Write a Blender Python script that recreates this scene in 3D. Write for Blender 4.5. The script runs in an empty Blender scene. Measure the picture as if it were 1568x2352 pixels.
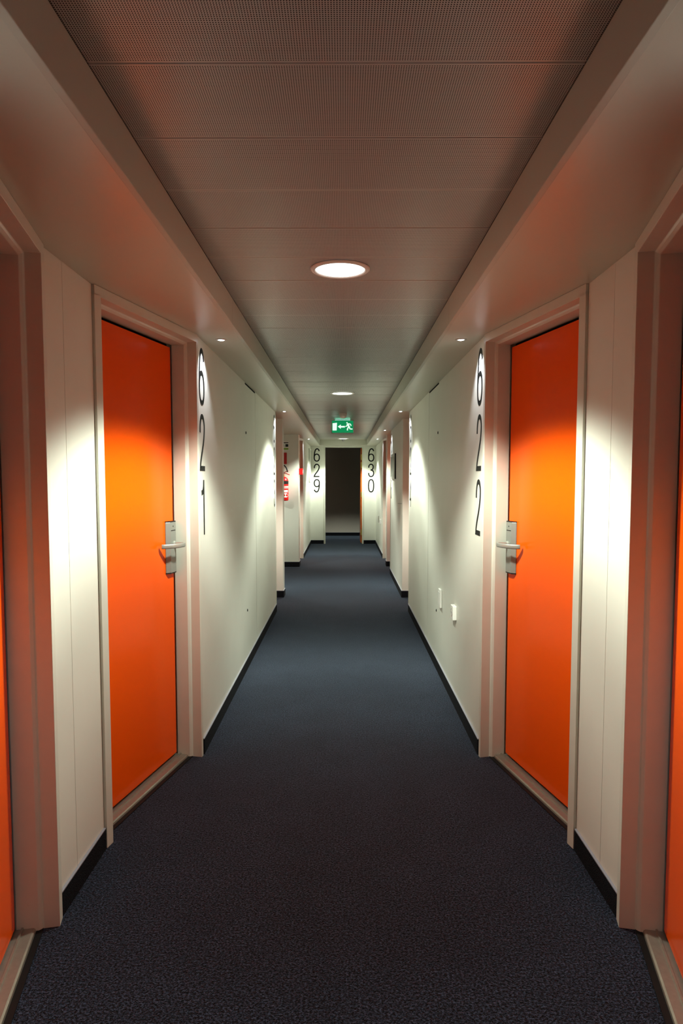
import bpy, bmesh, math, random
from mathutils import Vector, Matrix
random.seed(7)
S = bpy.context.scene
COL = S.collection
PI = math.pi

# ------------------------------------------------------------------ camera
F_PX, W_PX, H_PX = 1580.0, 1568, 2352
cd = bpy.data.cameras.new('camera')
cam = bpy.data.objects.new('camera', cd)
COL.objects.link(cam)
cd.sensor_fit = 'VERTICAL'
cd.sensor_height = 36.0
cd.lens = F_PX / H_PX * 36.0
cd.shift_y = 30.0 / H_PX
cd.clip_start = 0.02
cam.location = (0.0145, 0.0, 1.37)
cam.rotation_euler = (PI / 2 - math.atan(106 / F_PX), 0, math.atan(5.5 / F_PX))
S.camera = cam

# ------------------------------------------------------------------ world, exposure
w = bpy.data.worlds.new('world')
S.world = w
w.use_nodes = True
w.node_tree.nodes['Background'].inputs[0].default_value = (0, 0, 0, 1)
w.node_tree.nodes['Background'].inputs[1].default_value = 0
S.view_settings.view_transform = 'Standard'
S.view_settings.look = 'None'
S.view_settings.gamma = 1
S.view_settings.use_curve_mapping = False
S.view_settings.exposure = 0.0
DOWN_W = 255.0           # ceiling downlights
SPOT_W = 11.0            # small LED spots
DOWN_COL = (0.92, 1.0, 0.87)
SPOT_COL = (0.86, 0.91, 1.0)

# ------------------------------------------------------------------ materials
def mat(name, col, rough=0.5, metal=0.0, spec=0.5, coat=0.0, emit=None, es=0.0, noise=0.0, nscale=8.0, bump=0.0, bscale=200.0):
    m = bpy.data.materials.new(name)
    m.use_nodes = True
    nt = m.node_tree
    b = nt.nodes['Principled BSDF']
    b.inputs['Base Color'].default_value = (*col, 1)
    b.inputs['Roughness'].default_value = rough
    b.inputs['Metallic'].default_value = metal
    b.inputs['Specular IOR Level'].default_value = spec
    b.inputs['Coat Weight'].default_value = coat
    b.inputs['Coat Roughness'].default_value = 0.12
    if emit:
        b.inputs['Emission Color'].default_value = (*emit, 1)
        b.inputs['Emission Strength'].default_value = es
    if noise or bump:
        tc = nt.nodes.new('ShaderNodeTexCoord')
    if noise:
        n = nt.nodes.new('ShaderNodeTexNoise')
        n.inputs['Scale'].default_value = nscale
        n.inputs['Detail'].default_value = 5
        nt.links.new(tc.outputs['Object'], n.inputs['Vector'])
        r = nt.nodes.new('ShaderNodeValToRGB')
        r.color_ramp.elements[0].position = 0.3
        r.color_ramp.elements[1].position = 0.7
        r.color_ramp.elements[0].color = (*[c * (1 - noise) for c in col], 1)
        r.color_ramp.elements[1].color = (*[min(1, c * (1 + noise)) for c in col], 1)
        nt.links.new(n.outputs['Fac'], r.inputs['Fac'])
        nt.links.new(r.outputs['Color'], b.inputs['Base Color'])
    if bump:
        n2 = nt.nodes.new('ShaderNodeTexNoise')
        n2.inputs['Scale'].default_value = bscale
        n2.inputs['Detail'].default_value = 3
        nt.links.new(tc.outputs['Object'], n2.inputs['Vector'])
        bp = nt.nodes.new('ShaderNodeBump')
        bp.inputs['Strength'].default_value = bump
        bp.inputs['Distance'].default_value = 0.002
        nt.links.new(n2.outputs['Fac'], bp.inputs['Height'])
        nt.links.new(bp.outputs['Normal'], b.inputs['Normal'])
    return m

def carpet_mat(name, dark, light, bumpd=0.004, sheen=0.0):
    m = bpy.data.materials.new(name)
    m.use_nodes = True
    nt = m.node_tree
    b = nt.nodes['Principled BSDF']
    b.inputs['Roughness'].default_value = 0.95
    b.inputs['Specular IOR Level'].default_value = 0.15
    b.inputs['Sheen Weight'].default_value = sheen
    b.inputs['Sheen Roughness'].default_value = 0.3
    b.inputs['Sheen Tint'].default_value = (0.62, 0.76, 1.0, 1)
    tc = nt.nodes.new('ShaderNodeTexCoord')
    n = nt.nodes.new('ShaderNodeTexNoise')
    n.inputs['Scale'].default_value = 150
    n.inputs['Detail'].default_value = 4
    n.inputs['Roughness'].default_value = 0.75
    nt.links.new(tc.outputs['Object'], n.inputs['Vector'])
    r = nt.nodes.new('ShaderNodeValToRGB')
    r.color_ramp.elements[0].position = 0.46
    r.color_ramp.elements[0].color = (*dark, 1)
    r.color_ramp.elements[1].position = 0.70
    r.color_ramp.elements[1].color = (*light, 1)
    nt.links.new(n.outputs['Fac'], r.inputs['Fac'])
    # faint patchy wear
    n3 = nt.nodes.new('ShaderNodeTexNoise')
    n3.inputs['Scale'].default_value = 5
    n3.inputs['Detail'].default_value = 4
    nt.links.new(tc.outputs['Object'], n3.inputs['Vector'])
    mr = nt.nodes.new('ShaderNodeMapRange')
    mr.inputs[1].default_value = 0.3
    mr.inputs[2].default_value = 0.7
    mr.inputs[3].default_value = 0.86
    mr.inputs[4].default_value = 1.14
    nt.links.new(n3.outputs['Fac'], mr.inputs[0])
    mx = nt.nodes.new('ShaderNodeMix')
    mx.data_type = 'RGBA'
    mx.blend_type = 'MULTIPLY'
    mx.inputs[0].default_value = 1
    nt.links.new(r.outputs['Color'], mx.inputs[6])
    nt.links.new(mr.outputs[0], mx.inputs[7])
    nt.links.new(mx.outputs[2], b.inputs['Base Color'])
    v = nt.nodes.new('ShaderNodeTexVoronoi')
    v.inputs['Scale'].default_value = 260
    nt.links.new(tc.outputs['Object'], v.inputs['Vector'])
    bp = nt.nodes.new('ShaderNodeBump')
    bp.inputs['Strength'].default_value = 0.9
    bp.inputs['Distance'].default_value = bumpd
    bp.invert = True
    nt.links.new(v.outputs['Distance'], bp.inputs['Height'])
    nt.links.new(bp.outputs['Normal'], b.inputs['Normal'])
    return m

PANEL = 0.2927
HOLE = 0.00497
def perforated_mat():
    m = bpy.data.materials.new('perforated_metal')
    m.use_nodes = True
    nt = m.node_tree
    L = nt.links.new
    b = nt.nodes['Principled BSDF']
    b.inputs['Roughness'].default_value = 0.34
    b.inputs['Specular IOR Level'].default_value = 0.6
    tc = nt.nodes.new('ShaderNodeTexCoord')
    sp = nt.nodes.new('ShaderNodeSeparateXYZ')
    L(tc.outputs['Object'], sp.inputs[0])
    def M(op, a, c=None):
        n = nt.nodes.new('ShaderNodeMath')
        n.operation = op
        for i, v in enumerate((a, c)):
            if v is None: continue
            if isinstance(v, (int, float)): n.inputs[i].default_value = v
            else: L(v, n.inputs[i])
        return n.outputs[0]
    fx = M('SUBTRACT', M('FRACT', M('DIVIDE', M('ADD', sp.outputs[0], 50 * HOLE * 2), HOLE)), 0.5)
    fy = M('SUBTRACT', M('FRACT', M('DIVIDE', M('SUBTRACT', sp.outputs[1], 0.0073), HOLE)), 0.5)
    d = M('SQRT', M('ADD', M('MULTIPLY', fx, fx), M('MULTIPLY', fy, fy)))
    hole = M('LESS_THAN', d, 0.255)
    inside = M('MULTIPLY', M('GREATER_THAN', sp.outputs[1], 0.0073), M('LESS_THAN', sp.outputs[1], 0.0073 + 56 * HOLE))
    mask = M('MULTIPLY', hole, inside)
    mx = nt.nodes.new('ShaderNodeMix')
    mx.data_type = 'RGBA'
    L(mask, mx.inputs[0])
    mx.inputs[6].default_value = (0.43, 0.415, 0.38, 1)
    mx.inputs[7].default_value = (0.006, 0.005, 0.005, 1)
    L(mx.outputs[2], b.inputs['Base Color'])
    L(M('MULTIPLY', M('SUBTRACT', 1.0, mask), 0.6), b.inputs['Specular IOR Level'])
    return m

M_WALL = mat('white_wall_laminate', (0.67, 0.67, 0.59), 0.45, noise=0.015, nscale=6)
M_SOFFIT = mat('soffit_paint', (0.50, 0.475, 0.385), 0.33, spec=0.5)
M_FASCIA = mat('fascia_paint', (0.46, 0.455, 0.375), 0.45)
M_FRAME = mat('frame_gloss_paint', (0.61, 0.61, 0.525), 0.3, spec=0.5, noise=0.02, nscale=14)
M_ORANGE = mat('orange_laminate', (0.82, 0.088, 0.0), 0.2, spec=0.16)
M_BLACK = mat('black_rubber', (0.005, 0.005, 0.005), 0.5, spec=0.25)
M_GAP = mat('dark_void', (0.003, 0.003, 0.003), 0.9, spec=0.1)
M_ALU = mat('brushed_aluminium', (0.38, 0.35, 0.29), 0.42, metal=0.7, noise=0.06, nscale=60)
M_LOCK = mat('satin_lock_metal', (0.235, 0.245, 0.22), 0.42, metal=0.4)
M_LEVER = mat('satin_nickel', (0.31, 0.315, 0.28), 0.35, metal=0.4)
M_CARPET = carpet_mat('carpet', (0.0012, 0.0015, 0.0025), (0.078, 0.104, 0.172), sheen=0.2)
M_BASE = carpet_mat('carpet_skirting', (0.004, 0.004, 0.006), (0.014, 0.014, 0.018))
M_CAP = mat('skirting_cap', (0.30, 0.30, 0.34), 0.5)
M_PERF = perforated_mat()
M_DIGIT = mat('black_vinyl', (0.004, 0.004, 0.004), 0.5, spec=0.15)
M_WHITEPL = mat('white_plastic', (0.80, 0.80, 0.74), 0.35)
M_GREYPL = mat('grey_plastic', (0.35, 0.34, 0.31), 0.45)
M_DISC = mat('lit_diffuser', (0.9, 0.9, 0.9), 0.4, emit=(1.0, 1.0, 0.95), es=4.0)
M_LENS = mat('lit_led_lens', (0.9, 0.9, 0.9), 0.3, emit=(0.9, 0.95, 1.0), es=14.0)
M_RING = mat('lamp_ring_paint', (0.62, 0.60, 0.56), 0.3)
M_RED = mat('red_enamel', (0.62, 0.008, 0.008), 0.25)
M_REDPL = mat('red_plate', (0.45, 0.006, 0.006), 0.4)
M_BRASS = mat('brass', (0.75, 0.58, 0.18), 0.28, metal=1.0)
M_GREEN = mat('sign_green_lit', (0.0, 0.25, 0.09), 0.4, emit=(0.0, 0.22, 0.075), es=1.0)
M_SIGNW = mat('sign_white_lit', (0.85, 0.95, 0.9), 0.4, emit=(0.75, 1.0, 0.85), es=1.0)
M_SIGNTOP = mat('sign_lamp_slot', (0.5, 0.9, 0.8), 0.4, emit=(0.25, 1.0, 0.7), es=5.0)
M_SIGNFR = mat('sign_frame', (0.55, 0.60, 0.52), 0.35)
M_DARKWALL = mat('dark_lobby_wall', (0.46, 0.41, 0.35), 0.6)
M_BROWND = mat('brown_orange_laminate', (0.40, 0.085, 0.012), 0.3)
M_GLASS = mat('picture_glass', (0.36, 0.38, 0.31), 0.3, spec=0.5)
M_SILVER = mat('silver_frame', (0.55, 0.56, 0.50), 0.35, metal=0.1)
M_PAPER = mat('plan_paper', (0.82, 0.83, 0.76), 0.25)
M_GREENPRINT = mat('green_print', (0.25, 0.40, 0.06), 0.5)

# ------------------------------------------------------------------ mesh helpers
def finish(bm, name, m, parent=None, smooth=False, bevel=0.0, **props):
    bmesh.ops.remove_doubles(bm, verts=bm.verts, dist=1e-6)
    bmesh.ops.recalc_face_normals(bm, faces=bm.faces)
    me = bpy.data.meshes.new(name)
    bm.to_mesh(me)
    bm.free()
    if smooth:
        for p in me.polygons: p.use_smooth = True
    if m: me.materials.append(m)
    o = bpy.data.objects.new(name, me)
    COL.objects.link(o)
    if parent: o.parent = parent
    if bevel:
        md = o.modifiers.new('bevel', 'BEVEL')
        md.width = bevel
        md.segments = 2
        md.limit_method = 'ANGLE'
    for k, v in props.items(): o[k] = v
    return o

def prism(bm, poly, z0, z1, f=lambda x, y, z: (x, y, z)):
    lo = [bm.verts.new(f(x, y, z0)) for x, y in poly]
    hi = [bm.verts.new(f(x, y, z1)) for x, y in poly]
    bm.faces.new(lo)
    bm.faces.new(hi)
    n = len(poly)
    for i in range(n):
        bm.faces.new((lo[i], lo[(i + 1) % n], hi[(i + 1) % n], hi[i]))

def box(bm, x0, x1, y0, y1, z0, z1, f=lambda x, y, z: (x, y, z)):
    prism(bm, [(x0, y0), (x1, y0), (x1, y1), (x0, y1)], z0, z1, f)

def boxo(name, m, b, parent=None, f=lambda x, y, z: (x, y, z), **k):
    bm = bmesh.new()
    box(bm, *b, f)
    return finish(bm, name, m, parent, **k)

def lathe(bm, prof, seg=32, f=lambda x, y, z: (x, y, z)):
    """prof: (r, z) list; closed at r = 0 ends"""
    rings = []
    for r, z in prof:
        if r < 1e-6: rings.append([bm.verts.new(f(0, 0, z))])
        else: rings.append([bm.verts.new(f(r * math.cos(2 * PI * i / seg), r * math.sin(2 * PI * i / seg), z)) for i in range(seg)])
    for a, b in zip(rings, rings[1:]):
        for i in range(seg):
            j = (i + 1) % seg
            if len(a) == 1 and len(b) == 1: continue
            if len(a) == 1: bm.faces.new((a[0], b[i], b[j]))
            elif len(b) == 1: bm.faces.new((a[i], a[j], b[0]))
            else: bm.faces.new((a[i], a[j], b[j], b[i]))

def sweep(bm, pts, r, seg=10, flat=None):
    """tube through pts; flat=(rh, rv) for an oval section (rv along z)"""
    pts = [Vector(p) for p in pts]
    prev = None
    n = len(pts)
    for i, p in enumerate(pts):
        t = (pts[min(i + 1, n - 1)] - pts[max(i - 1, 0)]).normalized()
        up = Vector((0, 0, 1)) if abs(t.z) < 0.95 else Vector((1, 0, 0))
        a = t.cross(up).normalized()
        b = a.cross(t).normalized()
        ra, rb = flat if flat else (r, r)
        ring = []
        for k in range(seg):
            q = 2 * PI * k / seg
            ca, sa = math.cos(q), math.sin(q)
            if flat:
                ca = math.copysign(abs(ca) ** 0.6, ca)
                sa = math.copysign(abs(sa) ** 0.6, sa)
            ring.append(bm.verts.new(p + a * ra * ca + b * rb * sa))
        if prev:
            for k in range(seg):
                bm.faces.new((prev[k], prev[(k + 1) % seg], ring[(k + 1) % seg], ring[k]))
        else: bm.faces.new(ring)
        prev = ring
    bm.faces.new(prev)

def empty(name, loc=(0, 0, 0), **props):
    o = bpy.data.objects.new(name, None)
    o.empty_display_size = 0.1
    o.location = loc
    COL.objects.link(o)
    for k, v in props.items(): o[k] = v
    return o

def struct(name, label, cat, loc=(0, 0, 0)):
    return empty(name, loc, label=label, category=cat, kind='structure')

# ------------------------------------------------------------------ plan constants (metres)
WX = 0.688         # corridor half width
FX = 0.875        # recessed flat wall
ZS = 2.055        # soffit underside
ZC = 2.172        # ceiling panels
FAX = 0.485       # fascia
YB, YE = -4.2, 14.5
AX = -0.2084
AY = 0.978
DL = 0.815         # door opening
DO = 0.855        # |x| of the door frame's deep corner

# ------------------------------------------------------------------ floor
fl = boxo('floor', M_CARPET, (-3, 3, YB - 0.1, 17.0, -0.05, 0.0), kind='structure',
          label='dark charcoal speckled carpet running down the whole corridor', category='carpet')

# ------------------------------------------------------------------ walls
def wall_piece(parent, s, x, y0, y1, z0=0.0, z1=ZS, name='wall_panel', th=0.05, m=M_WALL):
    return boxo(name, m, (s * x, s * (x + th), y0, y1, z0, z1), parent, bevel=0.0012)

def base_piece(parent, poly, capped=True):
    bm = bmesh.new()
    prism(bm, poly, 0.0, 0.076)
    o = finish(bm, 'skirting_strip', M_BASE, parent)
    bm = bmesh.new()
    prism(bm, poly, 0.076, 0.081)
    finish(bm, 'skirting_cap', M_CAP, parent, bevel=0.001)
    return o

def base_line(parent, s, x, y0, y1):
    base_piece(parent, [(s * x, y0), (s * (x - 0.009), y0), (s * (x - 0.009), y1), (s * x, y1)])

side_word = {-1: 'left', 1: 'right'}
walls, bases = {}, {}
for s in (-1, 1):
    sw = side_word[s]
    wl = struct('wall_' + sw, 'white panelled %s corridor wall with recesses for the orange doors' % sw, 'wall')
    bs = struct('baseboard_' + sw, 'black carpet skirting along the foot of the %s wall' % sw, 'baseboard')
    walls[s], bases[s] = wl, bs
    # near stretch behind and beside the camera
    wall_piece(wl, s, WX, YB, 1.18)
    base_line(bs, s, WX, YB, 1.18)
    # flat wall between the two angled doors of the first recess
    mid = 2.215 if s < 0 else 2.235
    wall_piece(wl, s, FX, 2.035, mid - 0.0008)
    wall_piece(wl, s, FX, mid + 0.0008, 2.50)
    base_line(bs, s, FX, 2.066, 2.464)
    # long wall with the access panel
    p0, p1 = (4.935, 5.495)
    wall_piece(wl, s, WX, 3.335, p0 - 0.0015)
    wall_piece(wl, s, WX, p1 + 0.0015, 7.06)
    ap = boxo('access_panel', M_WALL, (s * (WX + 0.001), s * (WX + 0.05), p0 + 0.0015, p1 - 0.0015, 0.0, ZS - 0.012), wl, bevel=0.0015)
    boxo('shadow_gap', M_GAP, (s * (WX + 0.002), s * (WX + 0.05), p0, p1, ZS - 0.0118, ZS - 0.0002), wl)
    for z in (1.70, 0.415):
        bm = bmesh.new()
        yl = p0 + 0.025
        lathe(bm, [(0, 0), (0.0065, 0), (0.0065, 0.0035), (0.004, 0.005), (0, 0.005)], 14,
              lambda a, b, c, z=z, yl=yl: (s * (WX + 0.001 - c), yl + a, z + b * 1.5))
        finish(bm, 'panel_lock', M_BLACK, ap)
    base_line(bs, s, WX, 3.345, 7.055)
    # far wall up to the end of the corridor
    wall_piece(wl, s, WX, 11.835, YE)
    base_line(bs, s, WX, 11.845, YE)
    # pier / walls between
    if s < 0:
        # pier after the second recess, then the open side alcove
        boxo('wall_panel', M_WALL, (-1.2, -WX, 7.90, 8.08, 0, ZS), wl, bevel=0.0012)
        base_piece(bs, [(-0.90, 7.90), (-0.90, 7.891), (-WX + 0.009, 7.891), (-WX + 0.009, 8.089), (-0.9, 8.089), (-0.9, 8.08), (-WX, 8.08), (-WX, 7.90)])
        boxo('wall_panel', M_WALL, (-2.4, -1.2, 8.03, 8.08, 0, ZS), wl)
        boxo('wall_panel', M_WALL, (-2.45, -2.4, 8.03, 10.75, 0, ZS), wl)
        boxo('wall_panel', M_WALL, (-2.4, -WX, 10.68, 10.73, 0, ZS), wl, bevel=0.0012)
        wall_piece(wl, s, WX, 10.7302, 10.975)
        base_piece(bs, [(-2.4, 10.68), (-2.4, 10.671), (-WX + 0.009, 10.671), (-WX + 0.009, 10.95), (-WX, 10.95), (-WX, 10.68)])
    else:
        boxo('wall_panel', M_WALL, (WX, 1.0, 7.90, 7.95, 0, ZS), wl, bevel=0.0012)
        wall_piece(wl, s, WX, 7.9502, 9.915)
        base_piece(bs, [(0.93, 7.90), (0.93, 7.891), (WX - 0.009, 7.891), (WX - 0.009, 9.91), (WX, 9.91), (WX, 7.90)])
        boxo('wall_panel', M_WALL, (WX, 1.0, 10.75, 10.80, 0, ZS), wl, bevel=0.0012)
        wall_piece(wl, s, WX, 10.8002, 10.975)
        base_piece(bs, [(0.93, 10.75), (0.93, 10.741), (WX - 0.009, 10.741), (WX - 0.009, 10.95), (WX, 10.95), (WX, 10.75)])
        # short dark scuff on the far right wall
        boxo('scuff_mark', M_GREYPL, (WX - 0.0006, WX, 8.0, 8.6, 1.064, 1.074), wl,
             f=lambda x, y, z: (x, y, z + (8.6 - y) * 0.03 - 0.005))
# wall behind the camera
boxo('wall_back', M_WALL, (-1.2, 1.2, YB - 0.05, YB, 0, ZC + 0.1), kind='structure', label='white wall closing the corridor behind the viewer', category='wall')

# end wall with its doorway
OX0, OX1, OZ = -0.377, 0.397, 2.03
we = struct('wall_end', 'white end wall on both sides of the dark doorway', 'wall')
boxo('wall_panel', M_WALL, (-0.95, OX0 - 0.012, YE, YE + 0.1, 0, ZS + 0.12), we)
boxo('wall_panel', M_WALL, (OX1 + 0.012, 0.95, YE, YE + 0.1, 0, ZS + 0.12), we)
boxo('wall_panel', M_WALL, (OX0 - 0.012, OX1 + 0.012, YE, YE + 0.1, OZ + 0.012, ZS + 0.12), we)
be = struct('baseboard_end', 'black carpet skirting at the foot of the end wall', 'baseboard')
base_piece(be, [(-WX, YE), (-WX, YE - 0.009), (OX0 - 0.034, YE - 0.009), (OX0 - 0.034, YE)])
base_piece(be, [(WX, YE), (WX, YE - 0.009), (OX1 + 0.034, YE - 0.009), (OX1 + 0.034, YE)])

# dark lobby behind
wd = struct('wall_far', 'dark unlit lobby wall seen through the end doorway', 'wall')
boxo('wall_panel', M_DARKWALL, (-1.4, 1.4, 16.6, 16.65, 0, 2.4), wd)
boxo('wall_panel', M_DARKWALL, (-1.45, -1.4, YE + 0.1, 16.65, 0, 2.4), wd)
boxo('wall_panel', M_DARKWALL, (1.4, 1.45, YE + 0.1, 16.65, 0, 2.4), wd)
boxo('lobby_ceiling', M_DARKWALL, (-1.45, 1.45, YE + 0.1, 16.65, 2.4, 2.45), wd)
bf = struct('baseboard_far', 'tall black skirting of the dark lobby', 'baseboard')
base_piece(bf, [(-1.4, 16.6), (-1.4, 16.585), (1.4, 16.585), (1.4, 16.6)])

# ------------------------------------------------------------------ ceiling
ce = struct('ceiling', 'lowered ceiling of grey perforated metal panels between two white soffits', 'ceiling')
soff = {
    -1: [[(-FAX, YB), (-1.15, YB), (-1.15, 8.05), (-FAX, 8.05)], [(-FAX, 8.05), (-2.45, 8.05), (-2.45, 10.72), (-FAX, 10.72)], [(-FAX, 10.72), (-1.15, 10.72), (-1.15, YE), (-FAX, YE)]],
    1: [[(FAX, YB), (1.15, YB), (1.15, YE), (FAX, YE)]]}
for s in (-1, 1):
    bm = bmesh.new()
    for poly in soff[s]: prism(bm, poly, ZS, ZS + 0.03)
    finish(bm, 'soffit', M_SOFFIT, ce)
    for k, (a, b) in enumerate([(YB, 3.10), (3.102, 6.1), (6.102, 9.1), (9.102, 12.1), (12.102, 14.1)]):
        boxo('fascia', M_FASCIA, (s * (FAX - 0.006), s * (FAX + 0.012), a, b, ZS - 0.0005, ZC - 0.004), ce, bevel=0.0015)
    boxo('shadow_gap', M_GAP, (s * (FAX - 0.001), s * (FAX + 0.03), YB, 14.1, ZC - 0.004, ZC + 0.02), ce)
boxo('end_beam', M_FASCIA, (-FAX - 0.012, FAX + 0.012, 14.1, 14.3, ZS - 0.0005, ZC - 0.001), ce, bevel=0.002)
boxo('soffit', M_SOFFIT, (-FAX - 0.012, FAX + 0.012, 14.3, YE, ZS, ZS + 0.03), ce)
# one panel mesh shared by all
y_first = 1.386
bm = bmesh.new()
c = 0.0022
prof = [(0.0006, 0.012), (0.0006, c), (0.0006 + c, 0.0), (PANEL - 0.0006 - c, 0.0), (PANEL - 0.0006, c), (PANEL - 0.0006, 0.012)]
HW = FAX - 0.004
l = [bm.verts.new((-HW, a, b)) for a, b in prof]
r = [bm.verts.new((HW, a, b)) for a, b in prof]
bm.faces.new(l); bm.faces.new(r)
for i in range(len(prof)):
    j = (i + 1) % len(prof)
    bm.faces.new((l[i], l[j], r[j], r[i]))
pan = finish(bm, 'ceiling_panel', M_PERF, ce)
k0 = -19
kk = k0
first = True
while True:
    y = y_first + kk * PANEL
    if y + PANEL > 14.12: break
    o = pan if first else pan.copy()
    if not first: COL.objects.link(o); o.parent = ce
    first = False
    o.location = (0, y, ZC + random.uniform(-0.0004, 0.0004))
    o.rotation_euler = (math.radians(random.uniform(-0.45, 0.45)), 0, 0)
    kk += 1
boxo('ceiling_filler', M_FASCIA, (-HW, HW, y + 0.001, 14.1, ZC, ZC + 0.012), ce)
boxo('plenum_lid', M_GAP, (-1.2, 1.2, YB, YE, ZC + 0.06, ZC + 0.08), ce)

# ------------------------------------------------------------------ angled orange doors
def curve_pts(ctrl, n=8):
    """Catmull-Rom through ctrl"""
    out = []
    P = [Vector(p) for p in ctrl]
    P = [P[0] * 2 - P[1]] + P + [P[-1] * 2 - P[-2]]
    for i in range(1, len(P) - 2):
        for k in range(n):
            t = k / n
            a, b, c_, d = P[i - 1], P[i], P[i + 1], P[i + 2]
            out.append(0.5 * ((2 * b) + (c_ - a) * t + (2 * a - 5 * b + 4 * c_ - d) * t * t + (3 * b - a - 3 * c_ + d) * t ** 3))
    out.append(P[-2])
    return out

def room_door(n, s, y0, ys, label, handle=True):
    """s: side, y0: y of the deep corner, ys: +1 runs away from us toward the corridor"""
    t = struct('door_%d' % n, label, 'door', (s * DO, y0, 0))
    def f(u, v, z): return (s * (DO + AX * u + AY * v) - s * DO, ys * (AY * u - AX * v), z)
    J = 0.0125
    wn, wf = 0.043, 0.020
    D = 0.16
    near = [(-wn, 0), (0, 0), (0, 0.046), (J * 0.5, 0.050), (J, 0.0585), (J, 0.122), (J - 0.008, 0.124), (J - 0.008, D), (-wn, D)]
    far = [(DL - u if u >= 0 else DL + wf, v) for u, v in near]
    bm = bmesh.new()
    prism(bm, near, 0.0, 2.03, f)
    prism(bm, far, 0.0, 2.03, f)
    hz = [(0, 2.0545), (0, 2.017), (0.046, 2.017), (0.050, 2.011), (0.0585, 2.0045), (0.122, 2.0045), (0.124, 2.0125), (D, 2.0125), (D, 2.0545)]
    L_ = [bm.verts.new(f(-wn, v, z)) for v, z in hz]
    R_ = [bm.verts.new(f(DL + wf, v, z)) for v, z in hz]
    bm.faces.new(L_); bm.faces.new(R_)
    for i in range(len(hz)):
        j = (i + 1) % len(hz)
        bm.faces.new((L_[i], L_[j], R_[j], R_[i]))
    fr = finish(bm, 'door_frame', M_FRAME, t, bevel=0.0015)
    bm = bmesh.new()
    for us in (0.033,):
        lathe(bm, [(0, 0), (0.0045, 0), (0.0045, 0.0008), (0.0035, 0.0012), (0, 0.0012)], 14,
              lambda a, b, c_: f(J + c_, 0.085 + a, 0.09 + b))
    finish(bm, 'screw_cap', M_FRAME, fr)
    # seal behind the gap, leaf
    G = 0.013
    bm = bmesh.new()
    box(bm, J - 0.007, DL - J + 0.007, 0.150, 0.156, 0.006, 2.012, f)
    finish(bm, 'door_seal', M_GAP, t)
    bm = bmesh.new()
    box(bm, J + G, DL - J - G, 0.122, 0.149, 0.026, 2.0045 - G, f)
    leaf = finish(bm, 'door_leaf', M_ORANGE, t, bevel=0.0015)
    # threshold
    hz = [(0.066, 0.0), (0.068, 0.010), (0.073, 0.014), (0.101, 0.014), (0.1015, 0.0195), (0.1075, 0.0195), (0.108, 0.014), (0.147, 0.014), (0.147, 0.0)]
    bm = bmesh.new()
    L_ = [bm.verts.new(f(J + 0.0005, v, z)) for v, z in hz]
    R_ = [bm.verts.new(f(DL - J - 0.0005, v, z)) for v, z in hz]
    bm.faces.new(L_); bm.faces.new(R_)
    for i in range(len(hz)):
        j = (i + 1) % len(hz)
        bm.faces.new((L_[i], L_[j], R_[j], R_[i]))
    finish(bm, 'threshold', M_ALU, t)
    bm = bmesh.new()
    box(bm, 0.001, DL - 0.001, 0.047, 0.0655, 0.0, 0.004, f)  # thin black strip laid in as the shadow line below the sill
    finish(bm, 'threshold_shadow', M_BLACK, t)
    if handle:
        uc = DL - J - 0.052
        vz = 0.122
        bm = bmesh.new()
        pw = [(uc - 0.045, vz), (uc - 0.045, vz - 0.004), (uc - 0.028, vz - 0.020), (uc + 0.028, vz - 0.020), (uc + 0.040, vz - 0.006), (uc + 0.040, vz)]
        prism(bm, pw, 0.925, 1.165, f)
        finish(bm, 'lock_plate', M_LOCK, leaf, bevel=0.001)
        for z in (0.9205, 1.1652):
            bm = bmesh.new()
            prism(bm, [(u, v + 0.0005 if v < vz else v) for u, v in pw], z, z + 0.0045, f)
            finish(bm, 'lock_end_cap', M_BLACK, leaf)
        bm = bmesh.new()
        box(bm, uc - 0.022, uc + 0.022, vz - 0.0204, vz - 0.0198, 1.1235, 1.1275, f)
        finish(bm, 'card_slot', M_BLACK, leaf)
        bm = bmesh.new()
        lathe(bm, [(0, 0), (0.0035, 0), (0.0035, 0.0008), (0, 0.0008)], 12, lambda a, b, c_: f(uc + a, vz - 0.0199 - c_, 1.145 + b))
        finish(bm, 'indicator_lamp', M_BLACK, leaf)
        bm = bmesh.new()
        pts = [f(uc + 0.004, vz - 0.020, 1.058), f(uc + 0.004, vz - 0.045, 1.058)]
        pts = curve_pts([f(uc + 0.006, vz - 0.018, 1.060), f(uc + 0.009, vz - 0.045, 1.060), f(uc + 0.004, vz - 0.072, 1.060), f(uc - 0.018, vz - 0.082, 1.0595), f(uc - 0.05, vz - 0.074, 1.0585),
                         f(uc - 0.08, vz - 0.055, 1.0575), f(uc - 0.105, vz - 0.028, 1.057), f(uc - 0.112, vz - 0.016, 1.057)], 6)
        sweep(bm, pts, 0.0, 12, (0.0058, 0.0108))
        finish(bm, 'lever_handle', M_LEVER, leaf, smooth=True)
        bm = bmesh.new()
        lathe(bm, [(0, 0), (0.015, 0), (0.015, 0.006), (0.011, 0.009), (0, 0.009)], 20, lambda a, b, c_: f(uc + 0.006 + a, vz - 0.0195 - c_, 1.060 + b))
        finish(bm, 'handle_rose', M_LEVER, leaf, smooth=False)
    return t

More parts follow.
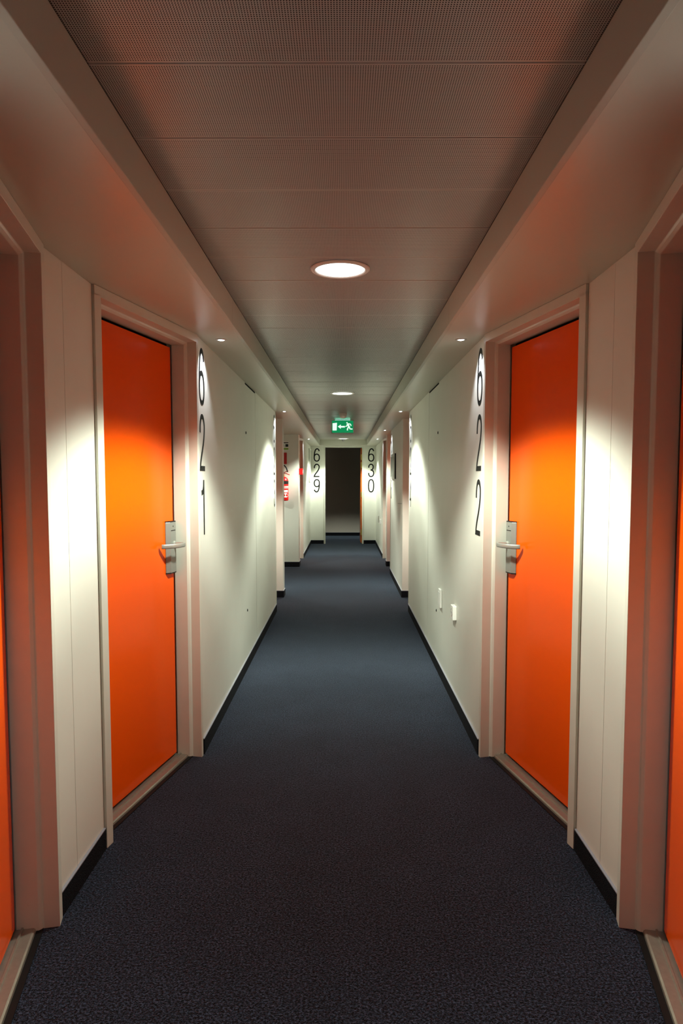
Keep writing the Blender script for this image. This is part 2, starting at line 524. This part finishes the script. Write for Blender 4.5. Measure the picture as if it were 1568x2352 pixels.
room_door(1, -1, 2.02, -1, 'orange door at the extreme left edge, nearest on the left, cut by the frame')
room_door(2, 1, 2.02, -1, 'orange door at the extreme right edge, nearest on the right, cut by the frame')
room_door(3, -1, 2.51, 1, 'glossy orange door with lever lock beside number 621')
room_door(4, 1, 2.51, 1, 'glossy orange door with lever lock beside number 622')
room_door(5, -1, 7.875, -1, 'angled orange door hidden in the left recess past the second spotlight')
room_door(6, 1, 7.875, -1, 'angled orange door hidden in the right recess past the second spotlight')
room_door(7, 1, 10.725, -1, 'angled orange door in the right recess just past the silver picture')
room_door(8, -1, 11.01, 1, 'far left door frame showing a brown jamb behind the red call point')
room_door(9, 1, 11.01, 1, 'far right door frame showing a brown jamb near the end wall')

# end door (open into the dark lobby)
t = struct('door_10', 'open doorway in the end wall, white frame, leaf swung into the dark', 'door', (0, YE, 0))
bm = bmesh.new()
def fe(x, y, z): return (x, y, z)
for x0, x1 in ((OX0 - 0.03, OX0), (OX1, OX1 + 0.03)):
    box(bm, x0, x1, -0.014, 0.11, 0, OZ, fe)
box(bm, OX0 - 0.03, OX1 + 0.03, -0.014, 0.11, OZ, OZ + 0.03, fe)
finish(bm, 'door_frame', M_FRAME, t, bevel=0.002)
lf = boxo('door_leaf', M_BROWND, (OX1 - 0.028, OX1 + 0.010, 0.125, 0.89, 0.01, OZ - 0.01), t, bevel=0.002)
for z in (1.83, 1.665, 1.04, 0.235):
    bm = bmesh.new()
    lathe(bm, [(0, -0.062), (0.006, -0.062), (0.006, 0.062), (0, 0.062)], 12, lambda a, b, c_: (OX1 - 0.010 + a, 0.117 + b, z + c_))
    box(bm, OX1 - 0.026, OX1 - 0.002, 0.1215, 0.1245, z - 0.055, z + 0.055)
    finish(bm, 'hinge', M_BRASS, lf)

# ------------------------------------------------------------------ downlights and spots
def downlight(x, y, z, label, power=DOWN_W):
    t = empty('ceiling_downlight', (x, y, z), label=label, category='ceiling light', group='round ceiling downlights')
    bm = bmesh.new()
    lathe(bm, [(0.0935, -0.004), (0.097, -0.009), (0.107, -0.008), (0.1135, -0.0035), (0.1135, -0.0012), (0.0935, -0.0012), (0.0935, -0.004)], 48)
    finish(bm, 'lamp_ring', M_RING, t, smooth=True)
    bm = bmesh.new()
    lathe(bm, [(0, -0.0052), (0.06, -0.005), (0.0932, -0.0035), (0.0932, -0.0012), (0, -0.0012)], 48)
    finish(bm, 'diffuser', M_DISC, t)
    ld = bpy.data.lights.new('lamp_light', 'SPOT')
    ld.energy = power
    ld.color = DOWN_COL
    ld.spot_size = math.radians(124)
    ld.spot_blend = 0.38
    ld.shadow_soft_size = 0.06
    # wide 'batwing' photometric curve of the reflector: most light leaves at 40-58 degrees
    ld.use_nodes = True
    nt = ld.node_tree
    em = nt.nodes['Emission']
    tc = nt.nodes.new('ShaderNodeTexCoord')
    sp = nt.nodes.new('ShaderNodeSeparateXYZ')
    ab = nt.nodes.new('ShaderNodeMath'); ab.operation = 'ABSOLUTE'
    ac = nt.nodes.new('ShaderNodeMath'); ac.operation = 'ARCCOSINE'
    mr = nt.nodes.new('ShaderNodeMapRange')
    mr.inputs[1].default_value = 0.0
    mr.inputs[2].default_value = 1.1
    rp = nt.nodes.new('ShaderNodeValToRGB')
    rp.color_ramp.interpolation = 'EASE'
    e = rp.color_ramp.elements
    e[0].position, e[1].position = 0.0, 1.0
    for q, v in ((0.30, 0.33), (0.55, 0.62), (0.78, 1.0)): e.new(q)
    for el, v in zip(e, (0.11, 0.14, 0.48, 1.05, 1.6)): el.color = (v, v, v, 1)
    nt.links.new(tc.outputs['Normal'], sp.inputs[0])
    nt.links.new(sp.outputs[2], ab.inputs[0])
    nt.links.new(ab.outputs[0], ac.inputs[0])
    nt.links.new(ac.outputs[0], mr.inputs[0])
    nt.links.new(mr.outputs[0], rp.inputs[0])
    nt.links.new(rp.outputs[0], em.inputs['Strength'])
    o = bpy.data.objects.new('lamp_light', ld)
    COL.objects.link(o)
    o.parent = t
    o.location = (0, 0, -0.075)
    return t
downlight(0, 2.69, ZC, 'large bright round ceiling downlight, nearest of the row')
downlight(0, 6.50, ZC, 'round ceiling downlight in front of the smoke detector, second of the row')
downlight(0, 10.30, ZC, 'round ceiling downlight behind the green exit sign')
downlight(0, 13.75, ZC, 'farthest small round ceiling downlight just before the end beam', DOWN_W * 1.1)
downlight(-1.6, 9.3, ZS, 'round downlight in the soffit of the left side alcove', 90)

def spot(s, y, label, power=SPOT_W, toward=0.0):
    t = empty('recessed_spotlight', (s * 0.59, y, ZS), label=label, category='spotlight', group='small white spotlights in the soffits')
    bm = bmesh.new()
    lathe(bm, [(0.016, -0.002), (0.018, -0.004), (0.026, -0.003), (0.028, -0.0005), (0.016, -0.0005), (0.016, -0.002)], 24)
    finish(bm, 'trim_ring', M_SILVER, t, smooth=True)
    bm = bmesh.new()
    lathe(bm, [(0, -0.006), (0.010, -0.005), (0.0158, -0.002), (0.0158, -0.0005), (0, -0.0005)], 20)
    finish(bm, 'lens', M_LENS, t)
    ld = bpy.data.lights.new('spot_light', 'SPOT')
    ld.energy = power
    ld.color = SPOT_COL
    ld.spot_size = math.radians(92)
    ld.spot_blend = 0.65
    ld.shadow_soft_size = 0.012
    o = bpy.data.objects.new('spot_light', ld)
    COL.objects.link(o)
    o.parent = t
    o.location = (0, 0, -0.018)
    d = Vector((s * 0.30, toward, -1.0))
    o.rotation_euler = d.to_track_quat('-Z', 'Y').to_euler()
    return t
for s in (-1, 1):
    sw = side_word[s]
    spot(s, 1.08, 'tiny spotlight in the %s soffit just outside the near edge' % sw, SPOT_W * 0.9)
    spot(s, 3.44, 'tiny bright spotlight in the %s soffit above number %s' % (sw, '621' if s < 0 else '622'))
    spot(s, 7.04, 'tiny spotlight in the %s soffit above number %s at the second recess' % (sw, '623' if s < 0 else '624'))
    spot(s, 11.86, 'farthest tiny spotlight in the %s soffit near the end wall' % sw)
spot(1, 9.74, 'tiny spotlight in the right soffit above the silver picture and number 626')

# ------------------------------------------------------------------ room numbers
GW, GT = 0.46, 0.092
def ellipse(cx, cy, rx, ry, e=2.3, n=48):
    out = []
    for i in range(n):
        a = 2 * PI * i / n
        c_, s_ = math.cos(a), math.sin(a)
        out.append((cx + rx * math.copysign(abs(c_) ** (2 / e), c_), cy + ry * math.copysign(abs(s_) ** (2 / e), s_)))
    return out
def smooth2(p, n=8): return [(v.x, v.y) for v in curve_pts([(a, b, 0) for a, b in p], n)]
six = [(ellipse(.23, .30, .195, .265, 2.25), True), (smooth2([(.035, .30), (.042, .48), (.072, .70), (.13, .88), (.22, .96), (.31, .955), (.38, .89), (.415, .79)]), False)]
GLYPH = {
    '6': six,
    '9': [([(GW - a, 1 - b) for a, b in p], c_) for p, c_ in six],
    '0': [(ellipse(.23, .5, .195, .465, 2.5), True)],
    '2': [(smooth2([(.04, .67), (.055, .81), (.125, .93), (.23, .965), (.335, .93), (.405, .82), (.40, .69), (.35, .55), (.25, .39), (.14, .25), (.065, .13), (.036, .034)]) + [(.43, .034)], False)],
    '3': [(smooth2([(.045, .70), (.07, .86), (.16, .955), (.25, .963), (.345, .91), (.385, .78), (.36, .64), (.285, .555), (.19, .525)]), False),
          (smooth2([(.19, .525), (.31, .505), (.40, .41), (.425, .27), (.375, .11), (.25, .036), (.13, .06), (.06, .16), (.036, .31)]), False)],
    '1': [([(.30, 1), (.30, 0)], False), (smooth2([(.30, .985), (.275, .87), (.21, .785), (.10, .765)]), False)],
    '4': [([(.34, 0), (.34, 1)], False), ([(.33, .97), (.035, .27), (.46, .27)], False)],
}
def stroke(bm, pts, closed, t, f, th):
    n = len(pts)
    P = [Vector((a, b)) for a, b in pts]
    L, R = [], []
    for i in range(n):
        if closed: a, b = P[i - 1], P[(i + 1) % n]; d1 = (P[i] - a).normalized(); d2 = (b - P[i]).normalized()
        else:
            d1 = (P[i] - P[i - 1]).normalized() if i else (P[1] - P[0]).normalized()
            d2 = (P[i + 1] - P[i]).normalized() if i < n - 1 else d1
        d = (d1 + d2).normalized()
        k = min(1.8, 1.0 / max(0.3, d.dot(d1)))
        nn = Vector((-d.y, d.x)) * t * 0.5 * k
        L.append(P[i] + nn); R.append(P[i] - nn)
    V = [[bm.verts.new(f(q.x, q.y, h)) for q in (L[i], R[i]) for h in (0, th)] for i in range(n)]  # L0 L1 R0 R1
    rng = range(n) if closed else range(n - 1)
    for i in rng:
        a, b = V[i], V[(i + 1) % n]
        for p, q in ((1, 3), (2, 0), (0, 1), (3, 2)):
            bm.faces.new((a[p], a[q], b[q], b[p]))
    if not closed:
        for e in (V[0], V[-1]): bm.faces.new((e[0], e[1], e[3], e[2]))

def room_number(txt, org, right, nrm, label, h=0.275, pitch=0.3225, ztop=2.0):
    """org: wall point at the digits' left edge; right, nrm: unit vectors"""
    t = empty('room_number', (org[0], org[1], ztop - 2 * pitch - h), label=label, category='room number', group='black vinyl room numbers')
    R, N = Vector(right), Vector(nrm)
    for i, ch in enumerate(txt):
        z0 = (2 - i) * pitch
        bm = bmesh.new()
        def f(a, b, c_): return R * (a * h) + N * (0.0003 + c_) + Vector((0, 0, z0 + b * h))
        for k, (pts, closed) in enumerate(GLYPH[ch]): stroke(bm, pts, closed, GT, lambda a, b, c_, k=k: f(a, b, c_ + k * 0.0001), 0.0008)
        finish(bm, 'digit', M_DIGIT, t)
    return t
room_number('621', (-WX, 3.368), (0, 1, 0), (1, 0, 0), 'black vertical number 621 on the left wall beside the orange door', ztop=2.01)
room_number('622', (WX, 3.512), (0, -1, 0), (-1, 0, 0), 'black vertical number 622 on the right wall beside the orange door', ztop=2.01)
room_number('623', (-WX, 6.90), (0, 1, 0), (1, 0, 0), 'black vertical number 623 at the far end of the left wall', ztop=2.01)
room_number('624', (WX, 7.035), (0, -1, 0), (-1, 0, 0), 'black vertical number 624 at the far end of the right wall', ztop=2.01)
room_number('626', (WX, 9.86), (0, -1, 0), (-1, 0, 0), 'black vertical number 626 beyond the silver picture on the right', ztop=2.01)
room_number('629', (-0.618, YE), (1, 0, 0), (0, -1, 0), 'black vertical number 629 on the end wall left of the doorway', ztop=2.008)
room_number('630', (0.523, YE), (1, 0, 0), (0, -1, 0), 'black vertical number 630 on the end wall right of the doorway', ztop=2.008)

# ------------------------------------------------------------------ small fittings
def socket_box(y, z, label, x=WX):
    t = empty('wall_socket', (x, y, z), label=label, category='socket')
    boxo('back_box', M_WHITEPL, (-0.024, -0.0002, -0.042, 0.042, -0.042, 0.042), t, bevel=0.003)
    bm = bmesh.new()
    lathe(bm, [(0.0195, 0.0), (0.0215, 0.0018), (0.024, 0.0018), (0.025, 0.0), (0.0195, 0.0)], 24, lambda a, b, c_: (-0.024 - c_, a, b))
    finish(bm, 'socket_ring', M_GREYPL, t, smooth=True)
    bm = bmesh.new()
    lathe(bm, [(0, 0.0001), (0.0195, 0.0001), (0.0195, 0.0007), (0, 0.0007)], 24, lambda a, b, c_: (-0.024 - c_, a, b))
    finish(bm, 'socket_face', M_WHITEPL, t)
    for dy in (-0.0095, 0.0095):
        bm = bmesh.new()
        lathe(bm, [(0, 0.0007), (0.0028, 0.0007), (0.0028, 0.0011), (0, 0.0011)], 10, lambda a, b, c_: (-0.024 - c_, a + dy, b))
        finish(bm, 'pin_hole', M_BLACK, t)
    return t
def blank_plate(y, z, label, x=WX):
    t = empty('data_outlet', (x, y, z), label=label, category='socket')
    boxo('cover_plate', M_WHITEPL, (-0.014, -0.0002, -0.043, 0.043, -0.063, 0.063), t, bevel=0.003)
    boxo('cover_flap', M_WHITEPL, (-0.0165, -0.0142, -0.032, 0.032, -0.045, 0.045), t, bevel=0.001)
    boxo('cable_notch', M_BLACK, (-0.010, -0.004, -0.043, -0.038, 0.0632, 0.064), t)
    return t
blank_plate(4.73, 0.545, 'tall slim white outlet plate on the right wall by the access panel')
socket_box(4.11, 0.567, 'square white socket with round face on the right wall near 622')
blank_plate(13.2, 0.60, 'tiny outlet plate on the far right wall, nearer the end wall')
socket_box(12.45, 0.60, 'tiny socket on the far right wall, farther from the end wall')

# picture on the right wall
t = empty('framed_picture', (WX, 9.30, 1.37), label='silver framed dark picture on the far right wall', category='picture')
bm = bmesh.new()
for a, b in ((-0.36, -0.33), (0.33, 0.36)): box(bm, -0.020, -0.0003, a, b, 0, 0.33)
for a, b in ((0, 0.03), (0.30, 0.33)): box(bm, -0.020, -0.0003, -0.33, 0.33, a, b)
finish(bm, 'picture_frame', M_SILVER, t, bevel=0.002)
boxo('picture_pane', M_GLASS, (-0.014, -0.0004, -0.33, 0.33, 0.03, 0.30), t)
boxo('frame_backing', M_BLACK, (-0.017, -0.0003, -0.366, -0.3602, 0.0, 0.33), t)

# evacuation board on the left wall
t = empty('notice_board', (-WX, 14.08, 1.31), label='white framed notice board on the far left wall near 629', category='notice board')
bm = bmesh.new()
for a, b in ((-0.31, -0.29), (0.29, 0.31)): box(bm, 0.0003, 0.022, a, b, 0, 0.67)
for a, b in ((0, 0.02), (0.65, 0.67)): box(bm, 0.0003, 0.022, -0.29, 0.29, a, b)
finish(bm, 'board_frame', M_SILVER, t, bevel=0.002)
boxo('board_sheet', M_PAPER, (0.0004, 0.014, -0.29, 0.29, 0.02, 0.65), t)

# exit sign
EY = 9.28
t = empty('exit_sign', (0.0, EY, ZC), label='green illuminated exit sign with white arrow and running figure under the ceiling', category='sign')
cx = -0.003
EW, EH, ET = 0.150, 0.176, 0.020
zt = -0.018
bm = bmesh.new()
b_ = 0.008
for x0, x1, z0, z1 in ((-EW, -EW + b_, zt - EH, zt), (EW - b_, EW, zt - EH, zt), (-EW + b_, EW - b_, zt - EH, zt - EH + b_), (-EW + b_, EW - b_, zt - b_, zt)):
    box(bm, cx + x0, cx + x1, -ET, ET, z0, z1)
finish(bm, 'sign_frame', M_SIGNFR, t, bevel=0.0012)
boxo('sign_panel', M_GREEN, (cx - EW + b_, cx + EW - b_, -0.014, 0.014, zt - EH + b_, zt - b_), t)
boxo('lamp_slot', M_SIGNTOP, (cx - 0.10, cx + 0.10, -0.010, 0.010, zt + 0.0002, zt + 0.004), t)
boxo('sign_mount', M_SIGNFR, (cx - 0.12, cx - 0.11, -0.006, 0.006, zt + 0.0002, -0.001), t)
boxo('sign_mount', M_SIGNFR, (cx + 0.11, cx + 0.12, -0.006, 0.006, zt + 0.0002, -0.001), t)
def picto(name, polys):
    bm = bmesh.new()
    for q, poly in enumerate(polys):
        prism(bm, [(cx - EW + a * 2 * EW, zt - EH + b * EH) for a, b in poly], 0, 0.0012, lambda x, y, z, q=q: (x, -0.0142 - z - 0.00005 * q, y))
    finish(bm, name, M_SIGNW, t)
picto('door_pictogram', [[(.055, .22), (.235, .22), (.25, .80), (.055, .76)]])
picto('arrow_pictogram', [[(.285, .51), (.42, .67), (.42, .56), (.60, .56), (.60, .44), (.42, .44), (.42, .34)]])
def limb(x0, y0, x1, y1, wd):
    ang = math.atan2((y1 - y0) * EH, (x1 - x0) * 2 * EW)
    dx, dy = -math.sin(ang) * wd / (2 * EW), math.cos(ang) * wd / EH
    return [(x0 + dx, y0 + dy), (x0 - dx, y0 - dy), (x1 - dx, y1 - dy), (x1 + dx, y1 + dy)]
head = [(.695 + .030 * math.cos(a * PI / 6), .80 + .05 * math.sin(a * PI / 6)) for a in range(12)]
picto('runner_pictogram', [head, limb(.72, .74, .79, .46, .012), limb(.72, .70, .68, .54, .006), limb(.68, .54, .63, .52, .006), limb(.76, .72, .85, .70, .006), limb(.85, .70, .88, .56, .006),
                           limb(.78, .48, .72, .38, .0075), limb(.72, .38, .715, .22, .0075), limb(.80, .48, .83, .33, .0075), limb(.83, .33, .94, .33, .0065)])

# smoke detectors
def detector(y, r, z, label, m):
    t = empty('smoke_detector', (0.003, y, z), label=label, category='smoke detector')
    bm = bmesh.new()
    lathe(bm, [(0, 0), (r, 0), (r, -r * 0.34), (r * 0.96, -r * 0.40), (0, -r * 0.40)], 28)
    finish(bm, 'detector_base', m, t)
    bm = bmesh.new()
    lathe(bm, [(0, -r * 0.42), (r * 0.90, -r * 0.42), (r * 0.86, -r * 0.75), (r * 0.62, -r * 1.12), (r * 0.40, -r * 1.22), (0, -r * 1.25)], 28)
    finish(bm, 'detector_head', m, t, smooth=True)
    bm = bmesh.new()
    lathe(bm, [(0, -r * 0.40), (r * 0.80, -r * 0.40), (r * 0.80, -r * 0.42), (0, -r * 0.42)], 20)
    finish(bm, 'detector_slot', M_BLACK, t)
detector(8.50, 0.050, ZC - 0.0015, 'white domed smoke detector on the ceiling in front of the exit sign', M_WHITEPL)
detector(13.98, 0.036, ZC - 0.0015, 'small dark detector on the ceiling against the end beam', M_GREYPL)

# fire extinguisher in the left alcove
ex, ey, ez = -0.912, 10.58, 1.035
t = empty('fire_extinguisher', (ex, ey, ez), label='red fire extinguisher with black hose hanging on the alcove wall', category='fire extinguisher')
R_ = 0.076
bm = bmesh.new()
lathe(bm, [(0, 0), (R_ - 0.012, 0), (R_ - 0.003, 0.006), (R_, 0.018), (R_, 0.30), (R_ - 0.008, 0.335), (R_ - 0.028, 0.358), (0.026, 0.368), (0.018, 0.372), (0, 0.372)], 32)
finish(bm, 'cylinder', M_RED, t, smooth=True)
def band(z0, z1, a0, a1, m, name, rr=R_ + 0.0006):
    bm = bmesh.new()
    n = 14
    V = []
    for i in range(n + 1):
        a = math.radians(a0 + (a1 - a0) * i / n)
        V.append([bm.verts.new((q * math.cos(a), q * math.sin(a), z)) for q in (rr - 0.0004, rr + 0.0004) for z in (z0, z1)])
    for i in range(n):
        A, B = V[i], V[i + 1]
        for p, q in ((2, 3), (1, 0), (0, 2), (3, 1)): bm.faces.new((A[p], A[q], B[q], B[p]))
    for e in (V[0], V[-1]): bm.faces.new((e[0], e[1], e[3], e[2]))
    finish(bm, name, m, t)
band(0.255, 0.305, -170, 15, M_BLACK, 'label_band')
band(0.19, 0.196, -130, -15, M_WHITEPL, 'label_line')
band(0.205, 0.211, -130, -15, M_WHITEPL, 'label_line')
band(0.22, 0.226, -130, -15, M_WHITEPL, 'label_line')
band(0.13, 0.165, -120, -28, M_WHITEPL, 'label_panel')
bm = bmesh.new()
n = 24
rr = R_ + 0.001
ce_ = bm.verts.new((rr * math.cos(math.radians(-62)), rr * math.sin(math.radians(-62)), 0.085))
ring = []
for i in range(n):
    q = 2 * PI * i / n
    a = math.radians(-62 + 38 * math.cos(q))
    ring.append(bm.verts.new((rr * math.cos(a), rr * math.sin(a), 0.085 + 0.033 * math.sin(q))))
for i in range(n): bm.faces.new((ce_, ring[i], ring[(i + 1) % n]))
bmesh.ops.solidify(bm, geom=list(bm.faces), thickness=0.0006)
finish(bm, 'label_oval', M_WHITEPL, t)
bm = bmesh.new()
lathe(bm, [(0, 0.3722), (0.017, 0.3722), (0.017, 0.405), (0.012, 0.412), (0, 0.412)], 18)
finish(bm, 'valve', M_BRASS, t)
bm = bmesh.new()
sweep(bm, curve_pts([(-0.02, -0.005, 0.408), (0.03, -0.012, 0.418), (0.095, -0.022, 0.398)], 5), 0.006, 8)
finish(bm, 'carry_lever', M_RED, t, smooth=True)
bm = bmesh.new()
sweep(bm, curve_pts([(-0.01, -0.005, 0.42), (0.03, -0.012, 0.440), (0.075, -0.020, 0.458)], 5), 0.006, 8)
finish(bm, 'squeeze_lever', M_RED, t, smooth=True)
bm = bmesh.new()
sweep(bm, curve_pts([(-0.015, -0.02, 0.40), (-0.05, -0.03, 0.50), (0.0, -0.035, 0.545), (0.045, -0.035, 0.505), (0.066, -0.035, 0.440)], 8), 0.0095, 10)
finish(bm, 'hose', M_BLACK, t, smooth=True)
boxo('wall_bracket', M_BLACK, (-0.02, 0.02, R_ + 0.001, 0.0997, 0.30, 0.33), t)

o = boxo('red_sign', M_REDPL, (-1.02, -0.868, 10.672, 10.6798, 1.60, 1.775), bevel=0.001, label='plain red sign on the alcove wall above the fire extinguisher', category='sign')
t = empty('small_sign', (-0.90, 10.68, 1.83), label='small pale sign with black print above the red sign', category='sign')
boxo('sign_plate', M_PAPER, (-0.10, 0.062, -0.004, -0.0003, -0.02, 0.115), t)
boxo('print_bar', M_BLACK, (-0.09, 0.058, -0.0046, -0.0041, 0.090, 0.104), t)
boxo('print_block', M_BLACK, (0.012, 0.056, -0.0046, -0.0041, 0.035, 0.075), t)
boxo('print_block', M_BLACK, (-0.06, -0.01, -0.0046, -0.0041, 0.035, 0.075), t)
boxo('print_strip', M_GREENPRINT, (-0.09, 0.058, -0.0046, -0.0041, -0.012, 0.018), t)

t = empty('fire_call_point', (-WX, 10.80, 1.485), label='red fire alarm call point box on the left pier by the far doors', category='alarm')
boxo('housing', M_RED, (0.0003, 0.062, -0.045, 0.045, -0.048, 0.048), t, bevel=0.004)
boxo('press_panel', M_WHITEPL, (0.0622, 0.064, -0.028, 0.028, -0.028, 0.028), t)
